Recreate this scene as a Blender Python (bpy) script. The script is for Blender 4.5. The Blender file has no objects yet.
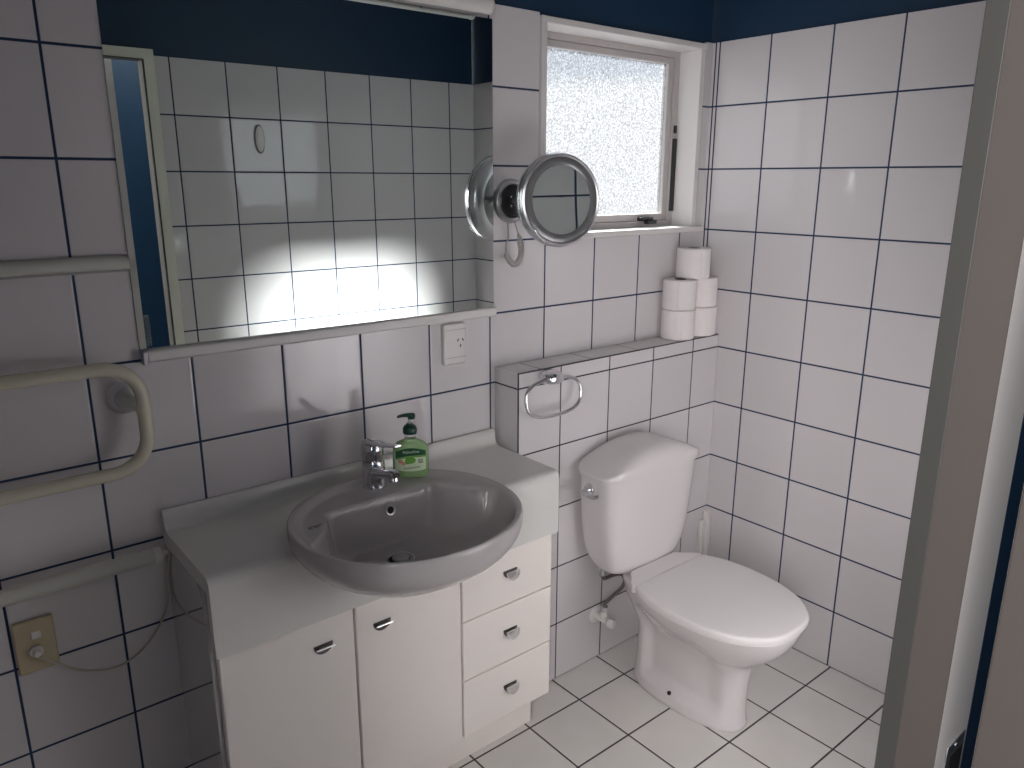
import bpy, bmesh, math, random
from mathutils import Vector, Matrix
PI = math.pi
scn = bpy.context.scene
COL = scn.collection
random.seed(4)

# ------------------------------------------------------------------ materials
def new_mat(name):
    m = bpy.data.materials.new(name); m.use_nodes = True
    return m, m.node_tree, m.node_tree.nodes['Principled BSDF']

def mat(name, col, rough=0.5, metal=0.0, coat=0.0, trans=0.0, ior=1.5, spec=0.5, bump=0.0, bscale=60, emis=0):
    m, nt, b = new_mat(name)
    b.inputs['Base Color'].default_value = (*col, 1)
    b.inputs['Roughness'].default_value = rough
    b.inputs['Metallic'].default_value = metal
    b.inputs['Coat Weight'].default_value = coat
    b.inputs['Transmission Weight'].default_value = trans
    b.inputs['IOR'].default_value = ior
    b.inputs['Specular IOR Level'].default_value = spec
    if emis:
        b.inputs['Emission Color'].default_value = (*col, 1)
        b.inputs['Emission Strength'].default_value = emis
    tc = nt.nodes.new('ShaderNodeTexCoord')
    nz = nt.nodes.new('ShaderNodeTexNoise'); nz.inputs['Scale'].default_value = bscale
    nt.links.new(tc.outputs['Object'], nz.inputs['Vector'])
    # faint roughness variation so no surface is perfectly uniform
    mr = nt.nodes.new('ShaderNodeMapRange')
    mr.inputs['To Min'].default_value = max(0.0, rough*0.9); mr.inputs['To Max'].default_value = min(1.0, rough*1.12)
    nt.links.new(nz.outputs['Fac'], mr.inputs['Value']); nt.links.new(mr.outputs['Result'], b.inputs['Roughness'])
    if bump:
        bp = nt.nodes.new('ShaderNodeBump'); bp.inputs['Strength'].default_value = bump; bp.inputs['Distance'].default_value = 0.002
        nt.links.new(nz.outputs['Fac'], bp.inputs['Height']); nt.links.new(bp.outputs['Normal'], b.inputs['Normal'])
    return m

def tile_mat(name, axu, offu, spu, axv, offv, spv, col, grout, gw, rough=0.07, wav=0.35, marb=0.0, extra=None):
    """tiles laid on world axes: lines where (coord-off)/sp is whole; extra = [(axis, value)] single grout lines"""
    m, nt, b = new_mat(name)
    N, L = nt.nodes.new, nt.links.new
    geo = N('ShaderNodeNewGeometry'); sep = N('ShaderNodeSeparateXYZ'); L(geo.outputs['Position'], sep.inputs[0])
    def math_(op, a, b_=None, c=None):
        n = N('ShaderNodeMath'); n.operation = op
        for i, v in enumerate((a, b_, c)):
            if v is None: continue
            if isinstance(v, (int, float)): n.inputs[i].default_value = v
            else: L(v, n.inputs[i])
        return n.outputs[0]
    def dist(ax, off, sp):
        t = math_('DIVIDE', math_('SUBTRACT', sep.outputs[ax], off), sp)
        fr = math_('FRACT', math_('ADD', t, 100.5))
        return math_('MULTIPLY', math_('ABSOLUTE', math_('SUBTRACT', fr, 0.5)), sp), math_('FLOOR', math_('ADD', t, 100.0))
    du, iu = dist(axu, offu, spu); dv, iv = dist(axv, offv, spv)
    d = math_('MINIMUM', du, dv)
    for ax, val in (extra or []):
        d = math_('MINIMUM', d, math_('ABSOLUTE', math_('SUBTRACT', sep.outputs[ax], val)))
    mask = N('ShaderNodeMapRange'); mask.interpolation_type = 'SMOOTHSTEP'
    mask.inputs['From Min'].default_value = gw*0.5 - 0.0006; mask.inputs['From Max'].default_value = gw*0.5 + 0.0006
    L(d, mask.inputs['Value'])
    comb = N('ShaderNodeCombineXYZ'); L(iu, comb.inputs[0]); L(iv, comb.inputs[1])
    wn = N('ShaderNodeTexWhiteNoise'); wn.noise_dimensions = '3D'; L(comb.outputs[0], wn.inputs['Vector'])
    # tile colour with a little batch variation
    hsv = N('ShaderNodeHueSaturation'); hsv.inputs['Color'].default_value = (*col, 1)
    mrv = N('ShaderNodeMapRange'); mrv.inputs['To Min'].default_value = 0.965; mrv.inputs['To Max'].default_value = 1.03
    L(wn.outputs['Value'], mrv.inputs['Value']); L(mrv.outputs['Result'], hsv.inputs['Value'])
    cin = hsv.outputs['Color']
    if marb:
        nz = N('ShaderNodeTexNoise'); nz.inputs['Scale'].default_value = 9; nz.inputs['Detail'].default_value = 5
        L(geo.outputs['Position'], nz.inputs['Vector'])
        mx = N('ShaderNodeMix'); mx.data_type = 'RGBA'; mx.inputs['B'].default_value = (col[0]*0.82, col[1]*0.82, col[2]*0.8, 1)
        mf = math_('MULTIPLY', nz.outputs['Fac'], marb)
        L(mf, mx.inputs['Factor']); L(cin, mx.inputs['A']); cin = mx.outputs['Result']
    mix = N('ShaderNodeMix'); mix.data_type = 'RGBA'; mix.inputs['A'].default_value = (*grout, 1)
    L(mask.outputs['Result'], mix.inputs['Factor']); L(cin, mix.inputs['B'])
    L(mix.outputs['Result'], b.inputs['Base Color'])
    rr = N('ShaderNodeMapRange'); rr.inputs['To Min'].default_value = 0.85; rr.inputs['To Max'].default_value = rough
    L(mask.outputs['Result'], rr.inputs['Value']); L(rr.outputs['Result'], b.inputs['Roughness'])
    # pillowed edge + slight waviness, plus a tiny tilt of each tile
    edge = N('ShaderNodeMapRange'); edge.interpolation_type = 'SMOOTHSTEP'
    edge.inputs['From Min'].default_value = gw*0.35; edge.inputs['From Max'].default_value = gw*0.5 + 0.003
    L(d, edge.inputs['Value'])
    nz2 = N('ShaderNodeTexNoise'); nz2.inputs['Scale'].default_value = 5; L(geo.outputs['Position'], nz2.inputs['Vector'])
    h = math_('ADD', math_('MULTIPLY', edge.outputs['Result'], 0.5), math_('MULTIPLY', nz2.outputs['Fac'], wav))
    bp = N('ShaderNodeBump'); bp.inputs['Strength'].default_value = 0.6; bp.inputs['Distance'].default_value = 0.002
    L(h, bp.inputs['Height'])
    va = N('ShaderNodeVectorMath'); va.operation = 'SUBTRACT'; va.inputs[1].default_value = (0.5, 0.5, 0.5); L(wn.outputs['Color'], va.inputs[0])
    vs = N('ShaderNodeVectorMath'); vs.operation = 'SCALE'; vs.inputs['Scale'].default_value = 0.012; L(va.outputs[0], vs.inputs[0])
    vd = N('ShaderNodeVectorMath'); vd.operation = 'ADD'; L(bp.outputs['Normal'], vd.inputs[0]); L(vs.outputs[0], vd.inputs[1])
    vn = N('ShaderNodeVectorMath'); vn.operation = 'NORMALIZE'; L(vd.outputs[0], vn.inputs[0])
    L(vn.outputs[0], b.inputs['Normal'])
    return m

TW = (0.63, 0.60, 0.61); NAVY = (0.010, 0.032, 0.078)
M_back = tile_mat('tiles_back', 0, -0.117, 0.2035, 2, 0.0, 0.2, TW, NAVY, 0.0052)
M_right = tile_mat('tiles_right', 1, -0.217, 0.204, 2, 0.0, 0.2, TW, NAVY, 0.0052, extra=[(1, -0.028)])
M_front = tile_mat('tiles_front', 0, -0.134, 0.2008, 2, 0.0, 0.2, TW, NAVY, 0.0052)
M_boxf = tile_mat('tiles_duct_front', 0, -0.14, 0.2035, 2, 0.0, 0.2, TW, (0.02, 0.025, 0.04), 0.0045, extra=[(0, -0.9115), (2, 1.0435)])
M_boxs = tile_mat('tiles_duct_side', 1, -0.103, 0.4, 2, 0.0, 0.2, TW, (0.02, 0.025, 0.04), 0.0045)
M_boxt = tile_mat('tiles_duct_top', 0, -0.006, 0.205, 1, 0.0, 0.6, (0.68, 0.65, 0.65), (0.03, 0.03, 0.04), 0.0035, rough=0.12, extra=[(1, -0.1012)])
M_floor = tile_mat('tiles_floor', 0, -0.152, 0.2035, 1, -0.228, 0.204, (0.74, 0.715, 0.69), (0.05, 0.045, 0.05), 0.0055, rough=0.28, wav=0.5, marb=0.8)
M_blue = mat('navy_wall_paint', (0.0085, 0.032, 0.072), 0.45, bump=0.15, bscale=220)
M_ceil = mat('ceiling_paint', (0.55, 0.55, 0.55), 0.8, bump=0.1)
M_white = mat('painted_wood_white', (0.68, 0.65, 0.64), 0.35)
M_cream = mat('painted_wood_cream', (0.76, 0.75, 0.65), 0.35)
M_jamb = mat('jamb_shaded', (0.092, 0.078, 0.072), 0.5, bump=0.15, bscale=80)  # shade on the jamb side put into a dark base colour
M_arch = mat('architrave_shaded', (0.058, 0.057, 0.053), 0.5)  # unlit side of the cream architrave, its shade put into the colour
M_hallshaded = mat('hall_door_shaded', (0.085, 0.072, 0.067), 0.45)  # white door, the shade on its faces put into the colour
M_counter = mat('counter_laminate', (0.66, 0.65, 0.62), 0.14, coat=0.3)
M_cab = mat('cabinet_lacquer', (0.83, 0.78, 0.735), 0.32)
M_cabside = mat('cabinet_side_shaded_gloss', (0.40, 0.40, 0.39), 0.02, coat=1.0, ior=2.2)  # glossy white side, its dimness put into a darker base colour
M_basin = mat('vitreous_basin', (0.42, 0.395, 0.395), 0.22, coat=0.25)
M_china = mat('white_vitreous_china', (0.66, 0.625, 0.625), 0.09, coat=0.5)
M_seat = mat('white_seat_plastic', (0.78, 0.745, 0.74), 0.16)
M_chrome = mat('chrome', (0.72, 0.72, 0.74), 0.08, 1.0)
M_satin = mat('satin_metal', (0.60, 0.60, 0.62), 0.33, 1.0)
M_pull = mat('brushed_pull', (0.85, 0.85, 0.86), 0.25, 1.0)
M_pulld = mat('dark_pull_base', (0.16, 0.15, 0.15), 0.3, 1.0)
M_mirror = mat('mirror_glass', (0.85, 0.92, 0.885), 0.0, 1.0)
M_mirror.node_tree.nodes['Principled BSDF'].inputs['Roughness'].default_value = 0.0
for l in list(M_mirror.node_tree.links):
    if l.to_socket.name == 'Roughness': M_mirror.node_tree.links.remove(l)
M_dark = mat('black_plastic', (0.012, 0.012, 0.014), 0.35)
M_hole = mat('black_hole', (0.004, 0.004, 0.004), 0.7)
M_rail = mat('cream_enamel', (0.58, 0.545, 0.43), 0.24)
M_railw = mat('pale_enamel', (0.56, 0.56, 0.50), 0.3)
M_beige = mat('beige_plate_plastic', (0.52, 0.44, 0.28), 0.35)
M_whplas = mat('white_plastic', (0.72, 0.69, 0.67), 0.3)
M_greyplas = mat('grey_plastic', (0.36, 0.35, 0.34), 0.4)
M_alu = mat('window_aluminium', (0.50, 0.47, 0.46), 0.42, 0.2)
M_paper = mat('toilet_paper', (0.80, 0.755, 0.745), 0.95, bump=0.6, bscale=300)
M_core = mat('cardboard_core', (0.16, 0.12, 0.10), 0.9)
M_hose = mat('braided_hose', (0.22, 0.19, 0.18), 0.35, 0.7, bump=0.8, bscale=900)
M_pump = mat('dark_green_pump', (0.004, 0.045, 0.03), 0.3)
M_soap = mat('pale_green_soap', (0.40, 0.62, 0.30), 0.12, trans=0.35, ior=1.4)
M_clear = mat('clear_plastic', (0.85, 0.9, 0.85), 0.05, trans=0.9, ior=1.4)
M_labelw = mat('label_pale_green', (0.62, 0.74, 0.52), 0.4)
M_labeld = mat('label_dark_green', (0.008, 0.09, 0.03), 0.4)
M_labelg = mat('label_leaf_green', (0.13, 0.34, 0.04), 0.4)
M_labelr = mat('label_blossom', (0.62, 0.30, 0.20), 0.4)
M_ink = mat('grey_print', (0.05, 0.055, 0.06), 0.5)
M_inkw = mat('white_print', (0.75, 0.8, 0.75), 0.5)
M_ring = mat('frosted_light_ring', (0.20, 0.20, 0.205), 0.22, 0.4)
M_coil = mat('grey_coil_cord', (0.42, 0.39, 0.38), 0.4)
M_cord = mat('cream_cord', (0.46, 0.44, 0.37), 0.45)
M_tubec = mat('lamp_cover', (0.70, 0.68, 0.66), 0.3)

# frosted window pane: part see-through, part scattering
M_pane = bpy.data.materials.new('frosted_pane'); M_pane.use_nodes = True
nt = M_pane.node_tree; nt.nodes.clear()
N, L = nt.nodes.new, nt.links.new
out = N('ShaderNodeOutputMaterial'); mx = N('ShaderNodeMixShader'); tr = N('ShaderNodeBsdfTransparent'); tl = N('ShaderNodeBsdfTranslucent')
geo = N('ShaderNodeNewGeometry')
nz = N('ShaderNodeTexNoise'); nz.inputs['Scale'].default_value = 150; nz.inputs['Detail'].default_value = 3; L(geo.outputs['Position'], nz.inputs['Vector'])
nz2 = N('ShaderNodeTexVoronoi'); nz2.inputs['Scale'].default_value = 190; L(geo.outputs['Position'], nz2.inputs['Vector'])
ad = N('ShaderNodeMath'); ad.operation = 'ADD'; L(nz.outputs['Fac'], ad.inputs[0]); L(nz2.outputs['Distance'], ad.inputs[1])
mr = N('ShaderNodeMapRange'); mr.inputs['From Min'].default_value = 0.55; mr.inputs['From Max'].default_value = 1.35
mr.inputs['To Min'].default_value = 0.15; mr.inputs['To Max'].default_value = 0.70; L(ad.outputs[0], mr.inputs['Value'])
tr.inputs['Color'].default_value = (0.93, 0.95, 0.97, 1); tl.inputs['Color'].default_value = (0.010, 0.0105, 0.011, 1)
gl = N('ShaderNodeBsdfGlossy'); gl.inputs['Roughness'].default_value = 0.3; gl.inputs['Color'].default_value = (0.9, 0.9, 0.9, 1)
mx2 = N('ShaderNodeMixShader'); mx2.inputs[0].default_value = 0.04
L(mr.outputs['Result'], mx.inputs[0]); L(tr.outputs[0], mx.inputs[1]); L(tl.outputs[0], mx.inputs[2])
L(mx.outputs[0], mx2.inputs[1]); L(gl.outputs[0], mx2.inputs[2]); L(mx2.outputs[0], out.inputs['Surface'])

# ------------------------------------------------------------------ mesh helpers
def obj(name, bm, m, parent=None, smooth=True, ang=40, bevel=0, seg=2):
    me = bpy.data.meshes.new(name)
    bmesh.ops.recalc_face_normals(bm, faces=bm.faces)
    bm.to_mesh(me); bm.free()
    for mm in (m if isinstance(m, (list, tuple)) else [m]): me.materials.append(mm)
    if smooth:
        for p in me.polygons: p.use_smooth = True
        try: me.set_sharp_from_angle(angle=math.radians(ang))
        except Exception: pass
    o = bpy.data.objects.new(name, me); COL.objects.link(o)
    if bevel:
        b = o.modifiers.new('bevel', 'BEVEL'); b.width = bevel; b.segments = seg; b.limit_method = 'ANGLE'; b.angle_limit = math.radians(40)
        b.harden_normals = False
    if parent: 
        o.parent = parent
        o.matrix_parent_inverse = Matrix.Translation(parent.location).inverted() if parent.rotation_euler.z == 0 else parent.matrix_basis.inverted()
    return o
def tag(o, label=None, cat=None, group=None, kind=None):
    if label: o['label'] = label
    if cat: o['category'] = cat
    if group: o['group'] = group
    if kind: o['kind'] = kind
    return o
def empty(name, loc, label, cat, group=None):
    o = bpy.data.objects.new(name, None); COL.objects.link(o); o.location = loc; o.empty_display_size = 0.05
    return tag(o, label, cat, group)
def struct(name, bm, m, **k):
    return tag(obj(name, bm, m, **k), kind='structure')

def box(bm, x0, x1, y0, y1, z0, z1, mi=0):
    v = [bm.verts.new((x, y, z)) for x in (x0, x1) for y in (y0, y1) for z in (z0, z1)]
    for q in ((0, 1, 3, 2), (4, 6, 7, 5), (0, 4, 5, 1), (2, 3, 7, 6), (0, 2, 6, 4), (1, 5, 7, 3)):
        f = bm.faces.new([v[i] for i in q]); f.material_index = mi
    return v
def BX(*a): bm = bmesh.new(); box(bm, *a); return bm
def loft(bm, rings, cap0=True, cap1=True, closed=True, mi=0):
    R = [[bm.verts.new(p) for p in r] for r in rings]
    n = len(R[0])
    for a, b in zip(R, R[1:]):
        for i in range(n if closed else n-1):
            j = (i+1) % n
            try: f = bm.faces.new((a[i], a[j], b[j], b[i])); f.material_index = mi
            except ValueError: pass
    if cap0: f = bm.faces.new(R[0]); f.material_index = mi
    if cap1: f = bm.faces.new(R[-1]); f.material_index = mi
    return R
def frame_axes(d):
    d = d.normalized(); u = d.cross(Vector((0, 0, 1)))
    if u.length < 1e-3: u = d.cross(Vector((1, 0, 0)))
    u.normalize(); return u, d.cross(u).normalized()
def tube(bm, pts, r, n=16, caps=True):
    pts = [Vector(p) for p in pts]; rings = []; u = None
    for i, p in enumerate(pts):
        d = (pts[min(i+1, len(pts)-1)] - pts[max(i-1, 0)]).normalized()
        if u is None: u, v = frame_axes(d)
        else:
            u = (u - d*u.dot(d)).normalized(); v = d.cross(u)
        rr = r[i] if isinstance(r, (list, tuple)) else r
        rings.append([p + (u*math.cos(2*PI*k/n) + v*math.sin(2*PI*k/n))*rr for k in range(n)])
    return loft(bm, rings, caps, caps)
def lathe(bm, prof, c, axis=(0, 0, 1), n=40, cap0=True, cap1=True):
    """prof = [(radius, distance along axis)]"""
    d = Vector(axis).normalized(); u, v = frame_axes(d); c = Vector(c)
    rings = [[c + d*h + (u*math.cos(2*PI*k/n) + v*math.sin(2*PI*k/n))*max(r, 1e-5) for k in range(n)] for r, h in prof]
    return loft(bm, rings, cap0, cap1)
def spline(pts, n=10, closed=False):
    P = [Vector(p) for p in pts]; out = []
    m = len(P)
    for i in range(m if closed else m-1):
        if closed: a, b, c, d = P[(i-1) % m], P[i], P[(i+1) % m], P[(i+2) % m]
        else: a, b, c, d = P[max(i-1, 0)], P[i], P[i+1], P[min(i+2, m-1)]
        for k in range(n):
            t = k/n
            out.append(0.5*((2*b) + (c-a)*t + (2*a-5*b+4*c-d)*t*t + (3*b-a-3*c+d)*t**3))
    if not closed: out.append(P[-1])
    return out
def rrect(hw, hd, e=4, n=64, cx=0, cy=0):
    out = []
    for k in range(n):
        t = 2*PI*k/n; c, s = math.cos(t), math.sin(t)
        out.append((cx+hw*math.copysign(abs(c)**(2/e), c), cy+hd*math.copysign(abs(s)**(2/e), s)))
    return out
def sm(a, b, x):
    t = max(0, min(1, (x-a)/(b-a))); return t*t*(3-2*t)
def text_mesh(name, s, size, m, mw, parent, extrude=0.0002):
    c = bpy.data.curves.new(name, 'FONT'); c.body = s; c.size = size; c.extrude = extrude; c.align_x = 'CENTER'; c.align_y = 'CENTER'; c.resolution_u = 3
    t = bpy.data.objects.new(name, c); COL.objects.link(t)
    me = bpy.data.meshes.new_from_object(t.evaluated_get(bpy.context.evaluated_depsgraph_get()))
    bpy.data.objects.remove(t); bpy.data.curves.remove(c)
    me.name = name; me.materials.clear(); me.materials.append(m)
    me.transform(mw)
    o = bpy.data.objects.new(name, me); COL.objects.link(o); o.parent = parent
    o.matrix_parent_inverse = parent.matrix_basis.inverted()
    return o

# ------------------------------------------------------------------ room shell
YF = -1.415    # tiled face of the wall opposite the basin
CEIL = 2.42
bm = bmesh.new(); box(bm, -3.1, 0.15, -2.6, 0.15, -0.1, 0.0)
struct('floor', bm, M_floor, smooth=False)
struct('ceiling', BX(-3.1, 0.15, -2.6, 0.15, CEIL, CEIL+0.1), M_ceil, smooth=False)
# back wall (y = 0) with the window opening
WX0, WX1, WZ0, WZ1 = -0.757, -0.035, 1.392, 1.990
bm = bmesh.new()
def wallslab(bm, ya, yb, z1, mi, z0=0.0, xa=-2.75, xb=0.0):
    for a in ((xa, WX0, z0, z1), (WX1, xb, z0, z1)):
        box(bm, a[0], a[1], ya, yb, a[2], a[3], mi)
    box(bm, WX0, WX1, ya, yb, z0, WZ0, mi)
    if z1 > 2.05: box(bm, WX0, WX1, ya, yb, WZ1, z1, mi)
wallslab(bm, 0.0, 0.008, 2.0, 0)
wallslab(bm, 0.008, 0.13, CEIL, 1)
struct('wall_back', bm, [M_back, M_blue], smooth=False)
bm = bmesh.new(); box(bm, 0.0, 0.008, YF-0.025, 0.008, 0, 2.0, 0); box(bm, 0.008, 0.12, YF-0.025, 0.13, 0, CEIL, 1)
struct('wall_right', bm, [M_right, M_blue], smooth=False)
bm = bmesh.new(); box(bm, -1.397, 0.0, YF-0.008, YF, 0, 2.0, 0); box(bm, -1.354, 0.0, YF-0.025, YF-0.008, 0, CEIL, 1)
box(bm, -1.45, -1.354, YF-0.025, YF-0.008, 2.0, CEIL, 1); box(bm, -2.30, -1.45, YF-0.025, YF-0.008, 2.0, CEIL, 1)
box(bm, -2.75, -2.30, YF-0.025, YF-0.008, 0, CEIL, 1); box(bm, -2.75, -2.34, YF-0.008, YF, 0, 2.0, 0)
struct('wall_front', bm, [M_front, M_blue], smooth=False)
bm = bmesh.new(); box(bm, -2.83, -2.75, YF-0.025, 0.13, 0, CEIL)
struct('wall_left', bm, M_front, smooth=False)
# hallway outside the doorway
bm = bmesh.new()
box(bm, -3.1, -0.7, -2.5, -2.42, 0, CEIL); box(bm, -0.80, -0.70, -2.42, YF-0.025, 0, CEIL)
box(bm, -3.1, -3.0, -2.42, YF-0.025, 0, CEIL); box(bm, -3.1, -2.83, YF-0.1, YF-0.025, 0, CEIL)
struct('wall_hall', bm, M_blue, smooth=False)

# tiled duct ledge behind the toilet
bm = bmesh.new()
v = box(bm, -0.914, 0.0, -0.103, 0.0, 0.0, 1.045)
bm.faces.ensure_lookup_table()
for f in bm.faces:
    f.normal_update()
    f.material_index = 2 if abs(f.normal.z) > .5 else (1 if abs(f.normal.x) > .5 else 0)
struct('trim_1', bm, [M_boxf, M_boxs, M_boxt], smooth=False, bevel=0.0015, seg=1)

# ------------------------------------------------------------------ doorway jamb (camera stands in the doorway)
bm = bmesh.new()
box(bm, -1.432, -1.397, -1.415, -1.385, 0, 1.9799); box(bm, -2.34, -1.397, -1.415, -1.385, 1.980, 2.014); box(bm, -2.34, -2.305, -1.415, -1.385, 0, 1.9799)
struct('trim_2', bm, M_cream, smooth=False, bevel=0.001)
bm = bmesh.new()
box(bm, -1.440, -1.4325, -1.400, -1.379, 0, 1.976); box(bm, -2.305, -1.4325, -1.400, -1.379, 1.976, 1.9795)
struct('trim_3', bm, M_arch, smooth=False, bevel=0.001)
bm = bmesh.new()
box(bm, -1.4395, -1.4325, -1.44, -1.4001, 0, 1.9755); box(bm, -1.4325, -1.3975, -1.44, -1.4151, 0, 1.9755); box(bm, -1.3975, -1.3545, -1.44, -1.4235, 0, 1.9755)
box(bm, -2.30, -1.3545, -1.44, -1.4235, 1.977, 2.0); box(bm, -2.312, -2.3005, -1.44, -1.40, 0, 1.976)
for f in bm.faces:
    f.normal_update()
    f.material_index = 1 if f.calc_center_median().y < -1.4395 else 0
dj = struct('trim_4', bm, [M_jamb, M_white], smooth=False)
e = empty('strike_plate', (-1.388, -1.44, 0.90), 'small dark metal latch plate low on the door jamb at the right edge', 'latch plate')
bm = bmesh.new(); box(bm, -1.411, -1.364, -1.4422, -1.4401, 0.84, 0.959)
obj('plate', bm, M_satin, e, bevel=0.001)
bm = bmesh.new(); box(bm, -1.403, -1.371, -1.4432, -1.4423, 0.862, 0.945); obj('latch_slot', bm, M_hole, e, smooth=False)
bm = bmesh.new(); lathe(bm, [(0.0028, 0), (0.003, 0.001), (0.001, 0.0018)], (-1.388, -1.4423, 0.952), (0, -1, 0), 12); obj('screw', bm, M_chrome, e)
# white door leaf standing in the hallway just beside the doorway
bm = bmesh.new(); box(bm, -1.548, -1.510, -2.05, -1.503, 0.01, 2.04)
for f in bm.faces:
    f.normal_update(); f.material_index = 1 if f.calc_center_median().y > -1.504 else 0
d1 = struct('door_1', bm, [M_hallshaded, M_white], smooth=False, bevel=0.002)
bm = bmesh.new(); box(bm, -1.5095, -1.480, -1.556, -1.536, 0.935, 1.058)
obj('door_handle', bm, M_clear, d1, bevel=0.004)

# ------------------------------------------------------------------ window
w = BX(-0.757, -0.737, -0.010, 0.118, 1.410, 1.9729)           # painted liner boards
box(w, -0.062, -0.042, -0.004, 0.118, 1.410, 1.9729); box(w, -0.757, -0.042, -0.010, 0.118, 1.973, 1.990)
win = struct('window_1', w, M_white, smooth=False, bevel=0.0015)
bm = bmesh.new(); box(bm, -0.762, -0.012, -0.020, 0.0, 1.394, 1.4115); box(bm, -0.756, -0.040, 0.0, 0.118, 1.394, 1.4115); obj('window_sill', bm, M_white, win, smooth=False, bevel=0.002)
bm = bmesh.new()   # fixed aluminium frame
for a in ((-0.737, -0.715, 1.4115, 1.973), (-0.084, -0.062, 1.4115, 1.973), (-0.715, -0.084, 1.4115, 1.430), (-0.715, -0.084, 1.955, 1.973)):
    box(bm, a[0], a[1], 0.082, 0.118, a[2], a[3])
obj('window_frame', bm, M_alu, win, smooth=False, bevel=0.001)
bm = bmesh.new()   # opening sash
for a in ((-0.7145, -0.688, 1.431, 1.954), (-0.110, -0.0845, 1.431, 1.954), (-0.688, -0.110, 1.431, 1.453), (-0.688, -0.110, 1.934, 1.954)):
    box(bm, a[0], a[1], 0.090, 0.116, a[2], a[3])
obj('sash', bm, M_alu, win, smooth=False, bevel=0.002)
bm = bmesh.new(); box(bm, -0.690, -0.108, 0.101, 0.105, 1.451, 1.936); obj('pane', bm, M_pane, win, smooth=False)
bm = bmesh.new()   # dark stay channel beside the sash
box(bm, -0.0835, -0.0625, 0.076, 0.0818, 1.46, 1.70); box(bm, -0.080, -0.066, 0.077, 0.0818, 1.716, 1.742)
obj('window_stay', bm, M_dark, win, smooth=False, bevel=0.002)
bm = bmesh.new(); box(bm, -0.235, -0.185, 0.060, 0.0895, 1.431, 1.443); box(bm, -0.222, -0.178, 0.050, 0.070, 1.421, 1.434)
tube(bm, [(-0.20, 0.060, 1.437), (-0.228, 0.050, 1.442), (-0.262, 0.048, 1.440)], 0.005, 10)
obj('window_latch', bm, M_dark, win, bevel=0.002)
# ------------------------------------------------------------------ wall mirror
YM = -0.008
mir = empty('wall_mirror', (-1.385, -0.004, 1.20), 'wide frameless wall mirror above the basin reflecting the opposite tiles', 'mirror')
def ymir(x, z): return YM - 0.0123*(x+1.4) + 0.0036*(z-1.6)
bm = bmesh.new()
c = [(-1.8465, 1.222), (-0.929, 1.222), (-0.929, 1.958), (-1.8465, 1.958)]
f0 = [bm.verts.new((x, ymir(x, z), z)) for x, z in c]; f1 = [bm.verts.new((x, -0.0003, z)) for x, z in c]
bm.faces.new(f0); bm.faces.new(f1)
for i in range(4):
    f = bm.faces.new((f0[i], f0[(i+1) % 4], f1[(i+1) % 4], f1[i])); f.material_index = 1
obj('mirror_glass', bm, [M_mirror, M_dark], mir, smooth=False)
bm = bmesh.new(); box(bm, -1.838, -0.922, -0.022, -0.0005, 1.196, 1.2215); obj('lower_rail', bm, M_white, mir, bevel=0.005, seg=3)
bm = bmesh.new(); box(bm, -1.846, -1.8375, -0.024, -0.0005, 1.192, 1.220); obj('rail_end_cap', bm, M_satin, mir, bevel=0.002)

# lamp batten over the mirror
lamp = empty('mirror_lamp', (-1.385, -0.03, 1.955), 'slim white tube lamp fixed on the wall over the mirror', 'lamp')
bm = bmesh.new(); tube(bm, [(-1.818, -0.050, 1.977), (-0.968, -0.050, 1.977)], 0.018, 24); obj('lamp_cover', bm, M_tubec, lamp)
for x0, x1 in ((-0.970, -0.963), (-1.822, -1.815)):
    bm = bmesh.new(); lathe(bm, [(0.015, 0), (0.0195, 0.002), (0.0195, 0.006), (0.015, 0.0075)], (x0, -0.050, 1.977), (1, 0, 0), 24)
    obj('end_cap', bm, M_whplas, lamp)
bm = bmesh.new(); box(bm, -1.80, -0.982, -0.045, -0.0005, 1.962, 1.993); obj('backplate', bm, M_greyplas, lamp, bevel=0.003)

# ------------------------------------------------------------------ vanity cabinet
XL, XR = -1.845, -0.930
cab = empty('vanity_cabinet', (-1.387, -0.14, 0.0), 'white vanity cabinet with two doors and three drawers under the counter', 'cabinet')
bm = bmesh.new()
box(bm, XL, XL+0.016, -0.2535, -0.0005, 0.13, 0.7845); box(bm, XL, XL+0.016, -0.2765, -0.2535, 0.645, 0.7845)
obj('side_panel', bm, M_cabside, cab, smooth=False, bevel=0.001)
bm = bmesh.new(); box(bm, XR-0.018, XR-0.002, -0.252, -0.104, 0.13, 0.784); obj('side_panel', bm, M_cab, cab, smooth=False, bevel=0.001)
bm = bmesh.new(); box(bm, XL+0.016, XR-0.018, -0.252, -0.105, 0.13, 0.146); obj('bottom_panel', bm, M_cab, cab, smooth=False)
bm = bmesh.new(); box(bm, -1.239, -1.227, -0.252, -0.105, 0.146, 0.62); obj('divider', bm, M_cab, cab, smooth=False)
bm = bmesh.new(); box(bm, XL+0.004, XR-0.014, -0.205, -0.190, 0.0, 0.13); box(bm, XR-0.03, XR-0.014, -0.19, -0.104, 0.0, 0.13); box(bm, XL+0.004, XL+0.02, -0.19, -0.001, 0.0, 0.13)
obj('plinth', bm, M_cab, cab, smooth=False)
def half_disc(bm, R, H, y0, y1, n=24, top=0.003):
    # D shape: flat upper edge, round lower edge; extruded from y0 out to y1 with a softened rim
    def ring(k, y): return [(R*k, y, top*k), (-R*k, y, top*k)] + [(R*k*math.cos(PI+PI*i/n), y, H*k*math.sin(PI+PI*i/n)) for i in range(n+1)]
    loft(bm, [ring(1.0, y0), ring(1.0, y1+0.001), ring(0.93, y1)])
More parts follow.
